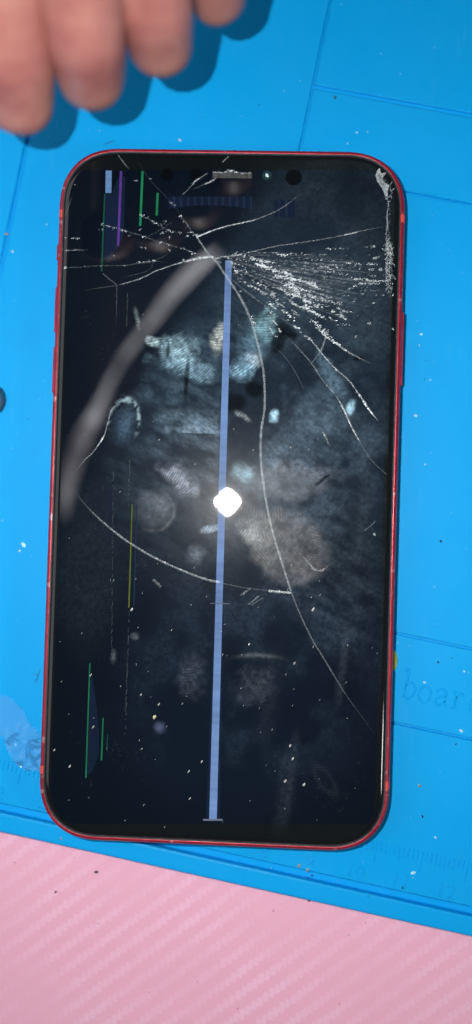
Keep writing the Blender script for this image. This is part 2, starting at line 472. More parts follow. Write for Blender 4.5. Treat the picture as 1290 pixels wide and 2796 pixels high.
# display active area, a touch bluer than its black border
act = sstep(0, 6, np.minimum(np.minimum(X-(172-(Y-500)*.032), (988-(Y-500)*.027)-X), np.minimum(Y-425, 2075-Y)))
addc(np.ones_like(X), (.0010, .0014, .0018))
addc(act, (.0006, .0022, .0062))
addc((1-act), (.0035, .0046, .0052))
leftdark = sstep(-40, 40, (X-(560-(Y-640)*.62)))            # left side darker: a mirrored silhouette put into the colour
addc(np.exp(-(ell(640, 930, 420, 620))**2)*(.25+.75*leftdark)*(.55+.9*fbm(X, Y, 200, 3, 101))*(.75+.35*grain)*act, (.0052, .0095, .0150))
addc(np.exp(-(ell(620, 1800, 380, 330))**2)*(.3+1.2*fbm(X, Y, 160, 4, 103))*act, (.0012, .0026, .0050))
cloud = np.exp(-ell(640, 1060, 300, 300)**1.3)
addc(cloud*leftdark*sstep(.38, .66, cl1)*sstep(.25, .75, cl3)*1.3*graind, (.016, .027, .037))
addc(cloud*leftdark*sstep(.45, .75, cl2)*graind, (.009, .016, .023))
addc(np.exp(-ell(840, 800, 190, 420)**2)*sstep(.3, .7, cl1)*grain, (.010, .015, .019))
addc(np.exp(-ell(820, 1150, 170, 190)**2)*sstep(.3, .65, cl2)*grain, (.012, .018, .025))
addc(np.exp(-ell(430, 1000, 140, 160)**2)*leftdark*graind*sstep(.3,.7,cl2), (.012, .021, .029))
addc(np.exp(-ell(640, 1680, 300, 260)**2)*sstep(.42, .72, cl1)*grain, (.007, .011, .018))
addc(np.exp(-ell(850, 1480, 120, 190)**2)*sstep(.2, .8, cl3)*grain, (.010, .014, .019))
addc(np.exp(-ell(220, 1450, 80, 180)**2)*(.3+cl1)*grain, (.0045, .0065, .0078))
addc(np.exp(-ell(300, 900, 90, 330)**2)*(1-leftdark), (.0015, .0006, .0010))  # reddish tone of the mirrored silhouette, painted in
# bright ridge prints in the middle
ridges(448, 880, 62, 58, -20, (.27, .44, .52), 6.2, 70, .25, 1.0, 1.2)
ridges(470, 925, 120, 34, 14, (.17, .30, .38), 6.0, 60, .2, .9, 1.2)
ridges(385, 860, 26, 14, 35, (.34, .48, .52), 7, 80, 0, 1.0, .8)
ridges(552, 850, 26, 52, 8, (.46, .50, .47), 6.4, 88, .3, 1.0, 1.3)
ridges(612, 925, 52, 36, -20, (.20, .38, .52), 6.5, 55, .2, 1.1, 1.1)
ridges(640, 905, 30, 24, 20, (.22, .20, .18), 7.5, 40, 0, .8, 1.1)
ridges(668, 820, 46, 62, 25, (.15, .29, .33), 7.0, 84, .2, 1.0, 1.3)
patch(645, 870, 60, 60, 20, (.03, .06, .085), 1, .9, graind)
patch(690, 1045, 17, 24, 20, (.30, .52, .68), 1, .9, graind)
patch(881, 1022, 15, 24, 25, (.24, .42, .52), 1, .9, grain)
a_ = math.radians(60)
patch(835, 950, 105, 30, 58, (.040, .070, .095), 1, .8, grain)
ridges(610, 1045, 34, 10, 35, (.22, .26, .27), 6, 30, 0, 1.0, 1.4)
patch(500, 1083, 90, 16, 2, (.055, .085, .115), 1, .8, graind)
patch(470, 1055, 140, 40, 2, (.018, .030, .040), 1, .8, graind)
ridges(345, 800, 9, 40, -12, (.20, .26, .27), 7, 85, 0, .9, .9)
# hollow finger mark on the left
e = np.sqrt(ell(311, 1066, 38, 62, 8))+warp*.22
rim = np.exp(-((e-1)/.11)**2)*sstep(1112, 1060, Y)*(.35+.65*sstep(-.2, .6, (X-311)/38+.5*(1066-Y)/60))
addc(rim*grain*sstep(.30, .6, fbm(X, Y, 9, 2, 71)), (.15, .22, .25))
addc((1-sstep(.3, 1.0, e))*(.3+1.0*cl2)*grain, (.014, .028, .045))
# large prints round the flash
e = np.sqrt(ell(724, 1375, 122, 98, 38))+warp*.30+(cl2-.5)*.18
mm_ = 1-sstep(.70, 1.04, e)
dd = np.sqrt((X-812)**2+((Y-1290)*1.1)**2)+(fbm(X, Y, 40, 2, 81)-.5)*14
rid = .5+.5*np.sin(2*math.pi*dd/6.6)
loww = .55+.75*sstep(1330, 1250, Y+.6*(X-720)*0)+.35*sstep(660, 620, X)
addc(mm_*(.45+.5*rid*sstep(.30,.6,fbm(X, Y, 22, 3, 83)))*(.45+1.0*cl1)*(.6+.5*grain)*(.55+.7*fbm(X, Y, 60, 3, 85)), (.086, .082, .080))
addc(np.exp(-ell(655, 1330, 30, 60, -28)**1.5)*grain*(.3+.7*rid), (.045, .050, .052))
e = np.sqrt(ell(715, 1212, 112, 54, 6))+warp*.6+(cl2-.5)*.3
addc((1-sstep(.55, 1.05, e))*(.35+1.0*cl1)*(.7+.4*grain)*(.5+fbm(X, Y, 30, 3, 87)), (.046, .050, .056))
e = np.sqrt(ell(386, 1282, 54, 56, 0))+warp*.35
addc((1-sstep(.60, 1.02, e))*(.2+1.2*cl2)*(.5+.6*grain), (.026, .030, .035))
addc(np.exp(-((e-.94)/.07)**2)*sstep(1265, 1330, Y)*sstep(350, 385, X)*.5*grain, (.06, .062, .062))
addc(np.exp(-((e-.94)/.09)**2)*sstep(1330, 1290, Y)*sstep(395, 425, X)*.5*grain, (.05, .056, .066))
ridges(445, 1195, 62, 34, 22, (.16, .18, .23), 6, 20, .2, .85, .9)
ridges(470, 1235, 46, 24, -10, (.12, .14, .19), 6, 50, .1, .8, .9)
ridges(530, 1330, 38, 13, -12, (.16, .23, .30), 6.5, 30, 0, .9, 1.0)
patch(492, 1392, 34, 34, 0, (.035, .045, .060), 1, .9, graind)
patch(610, 1190, 44, 34, 0, (.08, .15, .19), 1, .9, graind)
ridges(625, 1340, 30, 60, -30, (.14, .15, .15), 6.4, 35, .2, .8, 1.0)
ridges(760, 1180, 150, 26, 8, (.05, .06, .075), 6, 65, 0, .9, .9)
# lower, fainter prints and wipes
ridges(640, 1722, 66, 60, 0, (.030, .034, .042), 6.5, 60, .4, 1, 1)
ridges(480, 1700, 50, 70, 0, (.024, .028, .036), 6.5, 80, .2, 1, 1)
patch(402, 1828, 22, 20, 0, (.05, .062, .11), 1, .95)
patch(286, 1650, 10, 26, 5, (.035, .042, .05), 1, .9, grain)
patch(340, 1600, 14, 11, 0, (.05, .062, .075), 1, .9, grain)
arc = np.exp(-((Y-(1655-8*np.cos((X-640)/42.)))/5.)**2)*np.exp(-((X-650)/42.)**2)
addc(arc*grain, (.055, .060, .062))
for (xa, ya, yb, ww, am) in ((872, 1590, 1760, 9, .020), (745, 1850, 2060, 10, .014), (722, 1900, 2080, 14, .010), (690, 1640, 1850, 22, .008), (930, 1130, 1420, 16, .014)):
    addc(np.exp(-((X-(xa-(Y-ya)*.12))/ww)**2)*sstep(ya-40, ya+30, Y)*(1-sstep(yb-30, yb+40, Y))*grain*am*.55, (.85, 1.1, 1.4))
zz = 1-np.exp(-(np.sqrt(ell(818, 1962, 16, 40, -35))-1)**2/.12)
addc((1-zz)*(.5+.5*np.sin(Y/1.1))*.5, (.018, .022, .026))
# wiped-clean dark marks
for (cx, cy, rx, ry, ro) in ((805, 1212, 22, 5, -38), (822, 1198, 14, 4, -25), (423, 880, 6, 26, 5), (470, 950, 8, 60, 5), (700, 860, 22, 45, 25), (720, 830, 45, 20, 35), (590, 1010, 40, 34, 0), (640, 980, 30, 26, 0), (900, 902, 16, 7, -10), (500, 1092, 60, 3, 2)):
    k = 1-.75*(1-sstep(.5, 1.0, np.sqrt(ell(cx, cy, rx, ry, ro))+warp*.4)); G *= k[:, None]
# fine sleeks and speckle
sp = sstep(.80, .95, vnoise(X/2.3, Y/2.3, 91))*sstep(.45, .7, cl1)
addc(sp*act*sstep(.5,.7,cl2), (.014, .017, .020))
G = np.clip(G, 0, .6)

verts = P3.tolist()
faces = []
idx = np.arange(ny_*nx_).reshape(ny_, nx_)
faces = np.stack([idx[:-1,:-1], idx[:-1,1:], idx[1:,1:], idx[1:,:-1]], -1).reshape(-1, 4).tolist()
loop = list(idx[0,:]) + list(idx[1:,-1]) + list(idx[-1,-2::-1]) + list(idx[-2:0:-1,0])
lp = np.array([P3[i] for i in loop])
# outward normals of the boundary
nxt = np.roll(lp, -2, 0)-np.roll(lp, 2, 0); nrm = np.stack([nxt[:,1], -nxt[:,0]], 1)
nrm /= np.linalg.norm(nrm, axis=1)[:, None]+1e-9
for _ in range(3): nrm = (nrm+np.roll(nrm,1,0)+np.roll(nrm,-1,0)); nrm /= np.linalg.norm(nrm, axis=1)[:, None]
prev = loop; Gl = [G]
edge_prof = [(.22,-.010),(.44,-.044),(.64,-.10),(.82,-.18),(.98,-.29),(1.10,-.42),(1.17,-.56),(1.20,-.72),(1.20,-1.5)]
for off, dz in edge_prof:
    base = len(verts); cur = list(range(base, base+len(loop)))
    verts += [(lp[i,0]+nrm[i,0]*off, lp[i,1]+nrm[i,1]*off, ZG+dz) for i in range(len(loop))]
    Gl.append(np.tile([[.0045, .0052, .0055]], (len(loop), 1)))
    n = len(loop)
    faces += [(prev[i], cur[i], cur[(i+1) % n], prev[(i+1) % n]) for i in range(n)]
    prev = cur
GA = np.vstack(Gl); GA = np.hstack([GA, np.ones((len(GA), 1))])
glass = link('cover_glass', verts, faces, M_GLASS, phone, True, {'grime_refl': ('FLOAT_COLOR', GA)})
glass['label'] = 'black cover glass with spreading cracks, fingerprints and smears'

# side keys
def side_button(name, ya, yb, side):
    z0, z1 = 3.2, 5.6; b = MB()
    x0, x1 = HW-.6, HW+.42
    m = []
    prof = [(x0, z0), (x1-.12, z0), (x1, z0+.18), (x1, z1-.18), (x1-.12, z1), (x0, z1)]
    c = .35
    ring = lambda y, s: [(side*(xx if xx < x1-.2 else xx-s), y, zz_) for xx, zz_ in prof]
    rows = [ring(ya, .25), ring(ya+c, 0), ring(yb-c, 0), ring(yb, .25)]
    n = len(prof); vs = sum(rows, []); fs = []
    for r_ in range(3):
        for i in range(n): j = (i+1) % n; fs.append((r_*n+i, r_*n+j, (r_+1)*n+j, (r_+1)*n+i))
    fs += [tuple(range(n))[::-1], tuple(range(3*n, 4*n))]
    return link(name, vs, fs, M_BTN, phone)
def yat(x, y): return at(x, y, 4.5)[1]
side_button('volume_button', yat(136, 840), yat(138, 724), -1)
side_button('volume_button', yat(132, 991), yat(134, 873), -1)
side_button('mute_switch', yat(140, 659), yat(141, 617), -1)
side_button('power_button', yat(1012, 973), yat(1014, 787), 1)
# antenna breaks: short plastic bridges in the frame's rim
def antenna(side, yc):
    prof = [(.01,2.9),(-.025,4.1),(.005,5.2),(.075,6.3),(.245,7.0),(.475,7.4),(.79,7.625),(1.12,7.665)]
    vs = []; fs = []
    for yy in (yc-.85, yc+.85):
        vs += [(side*(HW-i_), yy, z_) for i_, z_ in prof]
    n = len(prof)
    for i in range(n-1): fs.append((i, i+1, n+i+1, n+i) if side > 0 else (n+i, n+i+1, i+1, i))
    fs += [tuple(range(n)), tuple(range(2*n-1, n-1, -1))]
    link('antenna_band', vs, fs, M_BAND, phone)
antenna(-1, yat(155, 548)); antenna(1, yat(1012, 561)); antenna(-1, yat(108, 1926)); antenna(1, yat(977, 1966))

# ---- sensors, earpiece, lit columns
def disc(name, cx, cy, r_, z, mat, parent, n=28):
    c = at(cx, cy, z); r_ = r_/PXMM
    vs = [(c[0], c[1], z)] + [(c[0]+r_*math.cos(2*math.pi*i/n), c[1]+r_*math.sin(2*math.pi*i/n), z-.004) for i in range(n)]
    return link(name, vs, [(0, 1+i, 1+(i+1) % n) for i in range(n)], mat, parent)
ZS = ZG+.008
for (x, y, r_) in ((421, 440, 16), (492, 440, 16), (739, 446, 20)): disc('sensor_window', x, y, r_, ZS, M_SENSOR, glass)
M_LENS = m_simple('front_lens', (.01, .03, .035), .12, 0, .9, 1.0)
disc('front_camera', 672, 441, 12, ZS, M_LENS, glass)
def dome(name, x, y, rx, ry, hz, z, mat, parent=None, rot=0, n=14, rings=5, jit=0.0):
    c = at(x, y, z); vs = []; fs = []
    for k in range(rings):
        a = (math.pi/2)*k/rings
        for i in range(n):
            t_ = 2*math.pi*i/n; q = 1+jit*(random.random()-.5)
            dx, dy = rx*math.cos(a)*math.cos(t_)*q, ry*math.cos(a)*math.sin(t_)*q
            vs.append((c[0]+dx*math.cos(rot)-dy*math.sin(rot), c[1]+dx*math.sin(rot)+dy*math.cos(rot), z+hz*math.sin(a)))
    vs.append((c[0], c[1], z+hz))
    for k in range(rings-1):
        for i in range(n): j = (i+1) % n; fs.append((k*n+i, k*n+j, (k+1)*n+j, (k+1)*n+i))
    for i in range(n): fs.append(((rings-1)*n+i, (rings-1)*n+(i+1) % n, rings*n))
    fs.append(tuple(range(n))[::-1])
    return link(name, vs, fs, mat, parent, True)
M_GLINT = m_simple('painted_glint', (.45, .62, .62), .25, 0, .8, nz=(2500, .5))  # pale dome on the front lens: a glint put into its colour
dome('lens_glint', 672, 441, .34, .5, .12, ZS, M_GLINT, glass, .5)
# earpiece slot with mesh
p0, p1 = at(535, 431, ZS), at(634, 449, ZS)
mb = MB(); mb.box(p0[0], p1[0], p1[1], p0[1]-.1, ZS-.03, ZS+.01, .008); er = link('earpiece_slot', mb.v, mb.f, M_GRILLE, glass)
mb = MB()
nn = 46
for i in range(nn):
    xx = p0[0]+.2+(p1[0]-p0[0]-.4)*i/(nn-1)
    for j in range(4):
        yy = p1[1]+.22+j*.3; hgt = random.uniform(.02, .07); mb.box(xx-.06, xx+.06, yy-.09, yy+.09, ZS, ZS+hgt, .015)
gm = link('earpiece_grille', mb.v, mb.f, m_simple('grille_dots', (.10, .105, .105), .4, .2, nz=(2000, .7)), glass); gm['kind'] = 'stuff'

def quad_strip(name, a, b, w0, w1, mat, parent, z=ZS, skew=None):
    A, B = np.array(at(*a, z)), np.array(at(*b, z))
    d = (B-A)[:2]; d /= np.linalg.norm(d); n_ = np.array([-d[1], d[0]])
    w0 /= 2*PXMM; w1 /= 2*PXMM
    vs = [(*(A[:2]-n_*w0), z), (*(A[:2]+n_*w0), z), (*(B[:2]+n_*w1), z), (*(B[:2]-n_*w1), z)]
    nz = np.cross(np.array(vs[1])-np.array(vs[0]), np.array(vs[2])-np.array(vs[1]))[2]
    return link(name, vs, [(0,1,2,3) if nz > 0 else (3,2,1,0)], mat, parent)
E_BLUE = m_emit('lit_pixels_blue', (.175, .295, .58), .90)
E_PALE = m_emit('lit_pixels_pale', (.20, .38, .72), .62)
E_PURP = m_emit('lit_pixels_purple', (.11, .04, .28), .8)
E_GRN = m_emit('lit_pixels_green', (.012, .22, .085), .75)
E_GRND = m_emit('lit_pixels_dim_green', (.006, .085, .045), .8)
E_YEL = m_emit('lit_pixels_olive', (.16, .20, .01), .8)
E_NAVY = m_emit('lit_pixels_navy', (.005, .013, .042), .7)
E_NAVY2 = m_emit('lit_pixels_navy_pale', (.013, .030, .075), .7)
E_CAP = m_emit('lit_pixels_grey', (.16, .19, .27), .8)
quad_strip('lit_column', (575.5, 655), (536, 2061), 16, 18.5, E_BLUE, glass)
quad_strip('dim_pixel_stripe', (550.5, 1540), (535.8, 2056), 24, 34, E_NAVY, glass, ZS-.004)
quad_strip('lit_column', (274, 429), (273, 485), 15, 15, E_PALE, glass)
quad_strip('lit_column', (305, 430), (297.5, 618), 6, 5.5, E_PURP, glass, ZS+.006)
quad_strip('lit_column', (359, 430), (353, 568), 6, 5.5, E_GRN, glass)
quad_strip('lit_column', (397, 485), (394.5, 542), 5.5, 5.5, E_GRN, glass)
quad_strip('lit_column', (264, 487), (256, 683), 3, 4.5, E_GRND, glass, ZS+.004)
quad_strip('lit_column', (226.5, 1668), (216.5, 1956), 3, 3.6, E_GRN, glass, ZS+.006)
quad_strip('lit_column', (260, 1805), (255.5, 1912), 3, 4, E_GRN, glass, ZS+.006)
quad_strip('lit_column', (271, 1846), (269, 1888), 2.5, 2.5, E_GRND, glass)
quad_strip('lit_column', (333, 1268), (324.6, 1528), 2.6, 3, E_YEL, glass)
quad_strip('lit_column', (344.6, 1268), (337.6, 1523), 2.6, 3, E_NAVY2, glass)
quad_strip('lit_column', (278, 1230), (275, 1372), 4, 4, E_NAVY, glass)
quad_strip('lit_bar', (511, 2061.5), (560, 2061.5), 4.5, 4.5, E_CAP, glass, ZS+.010)
quad_strip('lit_bar', (529, 1517), (577, 1518), 2.2, 2.2, E_CAP, glass, ZS+.010)
def poly_sheet(name, pts, mat, z=ZS-.003):
    vs = [at(x, y, z) for x, y in pts]
    ar = sum(vs[i][0]*vs[(i+1) % len(vs)][1]-vs[(i+1) % len(vs)][0]*vs[i][1] for i in range(len(vs)))
    f_ = tuple(range(len(vs)))
    return link(name, vs, [f_ if ar > 0 else f_[::-1]], mat, glass)
poly_sheet('dim_pixel_patch', [(266,487),(281,487),(302,440),(316,445),(312,590),(298,620),(276,650),(262,655)], E_NAVY)
poly_sheet('dim_pixel_patch', [(228,1690),(234,1705),(245,1790),(250,1850),(248,1900),(232,1940),(220,1950)], E_NAVY)
x0_, x1_ = 424, 635
for i in range(12):
    xa = x0_+(x1_-x0_)*i/12; xb = xa+(x1_-x0_)/12
    yb = lambda x: 516+10*((x-530)/105)**2
    poly_sheet('dim_pixel_stripe', [(xa,494),(xb-6,494),(xb-6,yb(xb)),(xa,yb(xa))], E_NAVY)
    poly_sheet('dim_pixel_stripe', [(xb-6,494),(xb-.4,494),(xb-.4,yb(xb)),(xb-6,yb(xb))], E_NAVY2)
for xa, xb in ((690,700),(703,718),(724,742)): poly_sheet('dim_pixel_stripe', [(xa,502),(xb,502),(xb,548),(xa,545)], E_NAVY)
def dotted(a, b, n, w_, mat):
    mbx = MB()
    for i in range(n):
        t_ = (i+random.uniform(-.2,.2))/n
        x, y = a[0]+(b[0]-a[0])*t_+random.uniform(-1.2,1.2), a[1]+(b[1]-a[1])*t_
        if random.random() < .18: continue
        l_ = random.uniform(1.5, 4.5); s_ = random.uniform(.5, 1)*w_
        q = [at(x-s_+1, y-l_, ZS), at(x+s_+1, y-l_, ZS), at(x+s_-1, y+l_, ZS), at(x-s_-1, y+l_, ZS)]
        mbx.add(q, [(3,2,1,0)])
    o = link('dotted_pixel_line', mbx.v, mbx.f, mat, glass); o['kind'] = 'stuff'
E_DOT = m_emit('lit_pixels_white', (.11, .12, .13), .8)
dotted((327, 1152), (324, 1262), 18, .9, E_DOT); dotted((325, 1540), (315, 1850), 52, .8, E_DOT)
dotted((286, 1190), (281, 1650), 60, .7, E_DOT); dotted((322, 740), (318, 830), 14, .8, E_DOT)

# ---- cracks
def crack(pts, w=3.0, dens=.5, tail=(0, 0), jag=.5, parent=glass, fac=.35, zh=.05, seed=None):
    """a raised ridge of crushed glass along a broken line; width in measured units"""
    p = resample(pts, 2.6); n = len(p)
    p = p+rng.normal(0, jag*.5, p.shape)
    d = np.gradient(p, axis=0); d /= np.linalg.norm(d, axis=1)[:, None]+1e-9
    nr = np.stack([-d[:,1], d[:,0]], 1); vs = []; fs = []; at_ = []
    for i in range(n):
        s = i/max(1, n-1)
        k = 1.0
        if tail[0]: k *= min(1, s/tail[0])
        if tail[1]: k *= min(1, (1-s)/tail[1])
        ww = w*(.25+.75*k)*rng.uniform(.7, 1.25)/2
        a = dens*(.15+.85*k)*(1-fac+2*fac*rng.random())
        zj = ZG+.03+zh*rng.random()
        A, C_, B = p[i]-nr[i]*ww, p[i]+rng.normal(0, .25, 2), p[i]+nr[i]*ww
        vs += [at(*A, ZG+.016), at(*C_, zj), at(*B, ZG+.016)]; at_ += [a*.55, a, a*.55]
    for i in range(n-1):
        b = i*3
        fs += [(b+3, b+4, b+1, b), (b+4, b+5, b+2, b+1)]
    o = link('crack', vs, fs, M_CRACK, parent, False, {'dens': ('FLOAT', at_)})
    me = o.data
    if len(me.polygons) and me.polygons[0].normal.z < 0: me.flip_normals()
    return o
main = [(531,645),(548,662),(566,690),(587,720),(607,752),(622,782),(636,818),(645,850),(656,895),(664,943),(666.5,1000),(665,1036),(658,1078),(656,1120),(657,1160),(660,1192),(668,1250),(680,1310),(692,1358),(706,1403),(720,1448),(732,1486)]
crack(main, 5.8, .31, jag=.45, fac=.3)
crack([(732,1486),(752,1537),(785,1607),(815,1656),(864,1737),(904,1794),(944,1847)], 3.4, .20, (0, .5), .5)
crack([(187,1230),(208,1261),(245,1300),(292,1340),(334,1370),(394,1405),(455,1433),(510,1454),(552,1465)], 5.2, .30, (.35, 0), .4, fac=.3)
crack([(552,1465),(590,1473),(622,1479),(680,1486)], 2.5, .12)
crack([(676,1486),(700,1488),(732,1491)], 6, .55, fac=.3)
crack([(186,1192),(213,1157),(232,1140),(255,1108),(264,1092)], 2.2, .35, (.4, 0))
crack([(246,1122),(258,1103),(266,1086)], 4.2, .85, (.4, .4))
crack([(264,1092),(272,1062),(279,1036),(290,1020)], 2.5, .30)
crack([(533,645),(512,647),(495,650),(467,657)], 6, .60, fac=.4)
crack([(467,657),(439,665),(405,677),(390,682),(352,701),(294,718)], 2.8, .35, (0, .1), .8)
crack([(294,718),(250,724),(208,731)], 1.6, .12, (0, .5))
crack([(294,718),(294,760),(292,820)], 1.6, .14, (0, .5)); crack([(294,716),(278,704),(260,688)], 2, .22)
crack([(531,645),(520,632),(507,613),(495,595)], 4.0, .32)
crack([(495,596),(512,589),(529,582)], 4.2, .75, fac=.25)
crack([(529,582),(555,573),(582,566),(615,559),(644,552)], 3.2, .55, fac=.3)
crack([(644,552),(664,544),(684,536),(715,519),(758,487)], 2.2, .26, (0, .3))
crack([(495,595),(483,582),(470,563),(456,545)], 3.5, .11, jag=1.6, fac=.8)
crack([(456,545),(440,520),(412,488),(393,469),(374,447),(355,417),(344,398)], 1.8, .045, (0, .2), 1, fac=.7)
crack([(298,390),(314,412),(328,428)], 3, .20, (0, .4)); 
crack([(576,393),(568,400),(560,408)], 3, .30); crack([(523,435),(508,445),(493,454)], 2.4, .30)
crack([(502,448),(493,454),(484,464)], 4, .55); crack([(484,464),(472,478),(459,490)], 2, .24)
crack([(545,447),(530,457),(512,464)], 4, .55, (.2,.2)); crack([(512,464),(500,470),(480,478)], 2, .12, (0,.5))
crack([(563,646),(585,643),(607,639),(647,630),(684,621),(721,615),(771,608),(813,601),(867,591),(900,583),(947,573),(975,569)], 2.2, .30, (0, .15), .9, fac=.7)
crack([(866,591),(884,587),(900,583)], 3.2, .6)
crack([(604,641),(560,646),(545,650)], 3, .4, jag=1.2)
# long ones to the lower right
crack([(715,840),(748,873),(785,915),(813,957),(841,989)], 2.8, .22, (.3, 0))
crack([(841,989),(856,1012),(869,1038),(887,1078),(905,1110),(915,1129)], 4.4, .50, (.2, .3), fac=.3)
crack([(915,1129),(938,1161),(973,1193)], 2, .14)
crack([(770,845),(794,868),(808,887),(841,924),(878,957),(901,989)], 3.4, .38, (.2, 0), fac=.4)
crack([(899,986),(912,1004),(926,1026),(940,1044),(952,1060)], 5, .58, (.1, .3), fac=.5)
crack([(790,818),(806,833),(820,846),(850,867),(896,896),(934,915)], 4.6, .42, (.1, .35), 1.2, fac=.7)
crack([(820,847),(814,866),(807,884)], 3.6, .34); crack([(807,884),(797,897),(786,911)], 2.4, .20)
crack([(683,864),(724,906),(752,952),(776,1003)], 1.8, .13, (.2, .3))
crack([(808,1078),(820,1100),(832,1126)], 4.2, .30, (.3, .4))
# wavy white print edge and small gouges
crack([(742,1385),(762,1400),(778,1418),(796,1434),(814,1432),(830,1419)], 5.5, .28, (.5, .2), 1.0, fac=.6)
crack([(606,1497),(620,1485)], 3, .25); crack([(612,1495),(632,1478)], 3, .22); crack([(626,1520),(652,1498)], 3, .22); crack([(632,1522),(662,1503)], 2.4, .18)
crack([(385,1457),(405,1476)], 7, .10, jag=.3)
crack([(940,1340),(944,1346)], 5, .5); crack([(917,1335),(946,1310)], 2.4, .18)
# left strings
crack([(257,566),(285,571),(317,581),(360,594),(409,610),(461,626),(505,640)], 1.8, .14, (0, .1), 1.6, fac=.95)
crack([(355,542),(388,558),(423,579),(453,585)], 1.8, .14, (0, 0), 1.8, fac=.95)
crack([(163,630),(190,629),(222,629)], 2, .24, (0, .3), 1.0, fac=.8)
crack([(163,673),(200,671),(255,668),(314,667),(345,663),(382,657),(420,660)], 1.8, .13, (0, .1), 1.4, fac=.95)
crack([(420,640),(390,656),(372,680),(300,700)], 1.4, .14, (0, .3), 1.4, fac=.9)
crack([(430,560),(400,580),(366,600),(345,628)], 1.4, .12, (0, .3), 1.6, fac=.9)
crack([(163,545),(180,500),(186,485)], 2.5, .10, (.2,.5))
# the shattered fan on the right: hair cracks running out from the blow
HUB = np.array([505.0, 628.0])
FL = 460.0
def fan(th, t_): return HUB[0]+t_, HUB[1]+math.tan(th)*FL*(1-math.exp(-t_/FL))*1.08
for i in range(150):
    th = math.radians(random.triangular(1, 50, 14)); r0 = random.uniform(60, 330); ln = random.uniform(50, 240)
    if math.degrees(th) > 36 and r0 > 200: continue
    pts = []
    for t_ in np.linspace(r0, r0+ln, 6):
        q = fan(th, t_*math.cos(th))
        if q[0] < 984-(q[1]-500)*.027: pts.append(q)
    if len(pts) < 3: continue
    crack(pts, random.choice((1.2, 1.6, 2.2, 4.5)), random.uniform(.02, .11), (.3, .4), 1.0, fac=.9)
# glitter: loose splinters lying in the cracks
def splinter(mbx, x, y, ang_, l_, w_, a, tilt=.5):
    ca, sa = math.cos(ang_), math.sin(ang_)
    q = []
    zz_ = ZG+.035+random.random()*.05
    h_ = [random.uniform(0, tilt)*.12 for _ in range(4)]
    for k, (s, t_) in enumerate(((-1,-.6),(.7,-1),(1,.5),(-.6,1))):
        px_, py_ = x+s*l_*ca/2-t_*w_*sa/2, y+s*l_*sa/2+t_*w_*ca/2
        P_ = at(px_, py_, zz_); q.append((P_[0], P_[1], zz_+h_[k]))
    mbx.add(q, [(3,2,1,0)], min(1, a))
sp_ = MB()
def cluster(x, y, n, sx, sy, ang_, size, a, spread_along=True):
    for _ in range(n):
        u_, v_ = random.gauss(0, sx), random.gauss(0, sy)
        ca, sa = math.cos(ang_), math.sin(ang_)
        splinter(sp_, x+u_*ca-v_*sa, y+u_*sa+v_*ca, ang_+random.gauss(-.45, .25), size*random.uniform(.5, 1.5), size*random.uniform(.35, .8), a*random.uniform(.35, 1.2))
def cz(x, y): return 589.4+.2326*x, 589.4+.2326*y
bright = [(200,265,6,.9),(300,285,14,.9),(360,295,8,.7),(290,335,22,1.0),(330,345,12,1.),(400,380,14,1.),(440,385,8,.9),(520,225,8,1.),(480,455,8,.9),(520,465,8,.9),(550,415,14,.8),(600,430,10,.7),(590,475,12,.9),(640,485,12,1.),(620,575,18,1.),(650,585,12,.9),(680,630,12,1.),(735,590,10,1.),(595,530,12,.8),(650,655,10,.8),(700,500,10,.6),(800,515,8,.8),(850,540,10,.8),(875,560,8,.9),(790,730,12,.9),(875,760,8,.9),(770,800,14,.9),(815,790,8,.8),(850,840,10,.8),(890,855,8,.8),(580,865,10,1.),(930,880,8,.6),(1050,910,6,.7),(860,945,14,.7),(950,1020,14,.7),(990,1080,12,.7),(1100,1170,8,1.),(70,220,8,.6),(25,320,6,.6),(25,400,4,.8),(265,610,6,.7),(300,550,8,.5),(400,765,8,.6),(400,850,8,.5),(520,600,8,.5),(640,745,14,.5),(700,780,8,.5),(680,860,8,.4),(670,1010,10,.5),(430,940,8,.6),(410,1050,6,.6),(215,940,6,.5),(210,570,8,.5),(170,560,6,.5),(440,660,12,.4),(500,760,14,.35),(590,660,12,.5),(740,690,12,.5),(820,670,10,.5),(890,690,8,.6),(990,670,8,.4),(970,710,10,.4),(1090,740,8,.5),(1150,810,10,.5),(1130,860,6,.6),(1160,890,8,.6),(800,1120,10,.4),(490,1050,6,.5)]
for x, y, n, a in bright:
    X_, Y_ = cz(x, y); th = math.atan2(Y_-HUB[1], X_-HUB[0])
    cluster(X_, Y_, int(n*1.25), 9.5, 2.0, th, 5.0, a*1.1)
rows_ = [math.radians(q) for q in (3, 6, 8.5, 11, 13, 15.5, 18, 20.5, 23, 25, 27.5, 30, 33, 36, 40)]
for _ in range(780):
    th = random.choice(rows_)+random.gauss(0, .006); t_ = abs(random.gauss(215, 90))
    if t_ < 70 or (th > .55 and t_ > 230): continue
    x, y = fan(th, t_)
    if x > 984-(y-500)*.027: continue
    splinter(sp_, x, y, math.radians(random.gauss(-12, 16)), random.uniform(2.5, 8), random.uniform(1.0, 2.2), random.choice((.05, .08, .12, .2, .3, .75))*random.uniform(.6, 1.2))
def dz(x, y): return 773.6+.217*x, 571+.217*y
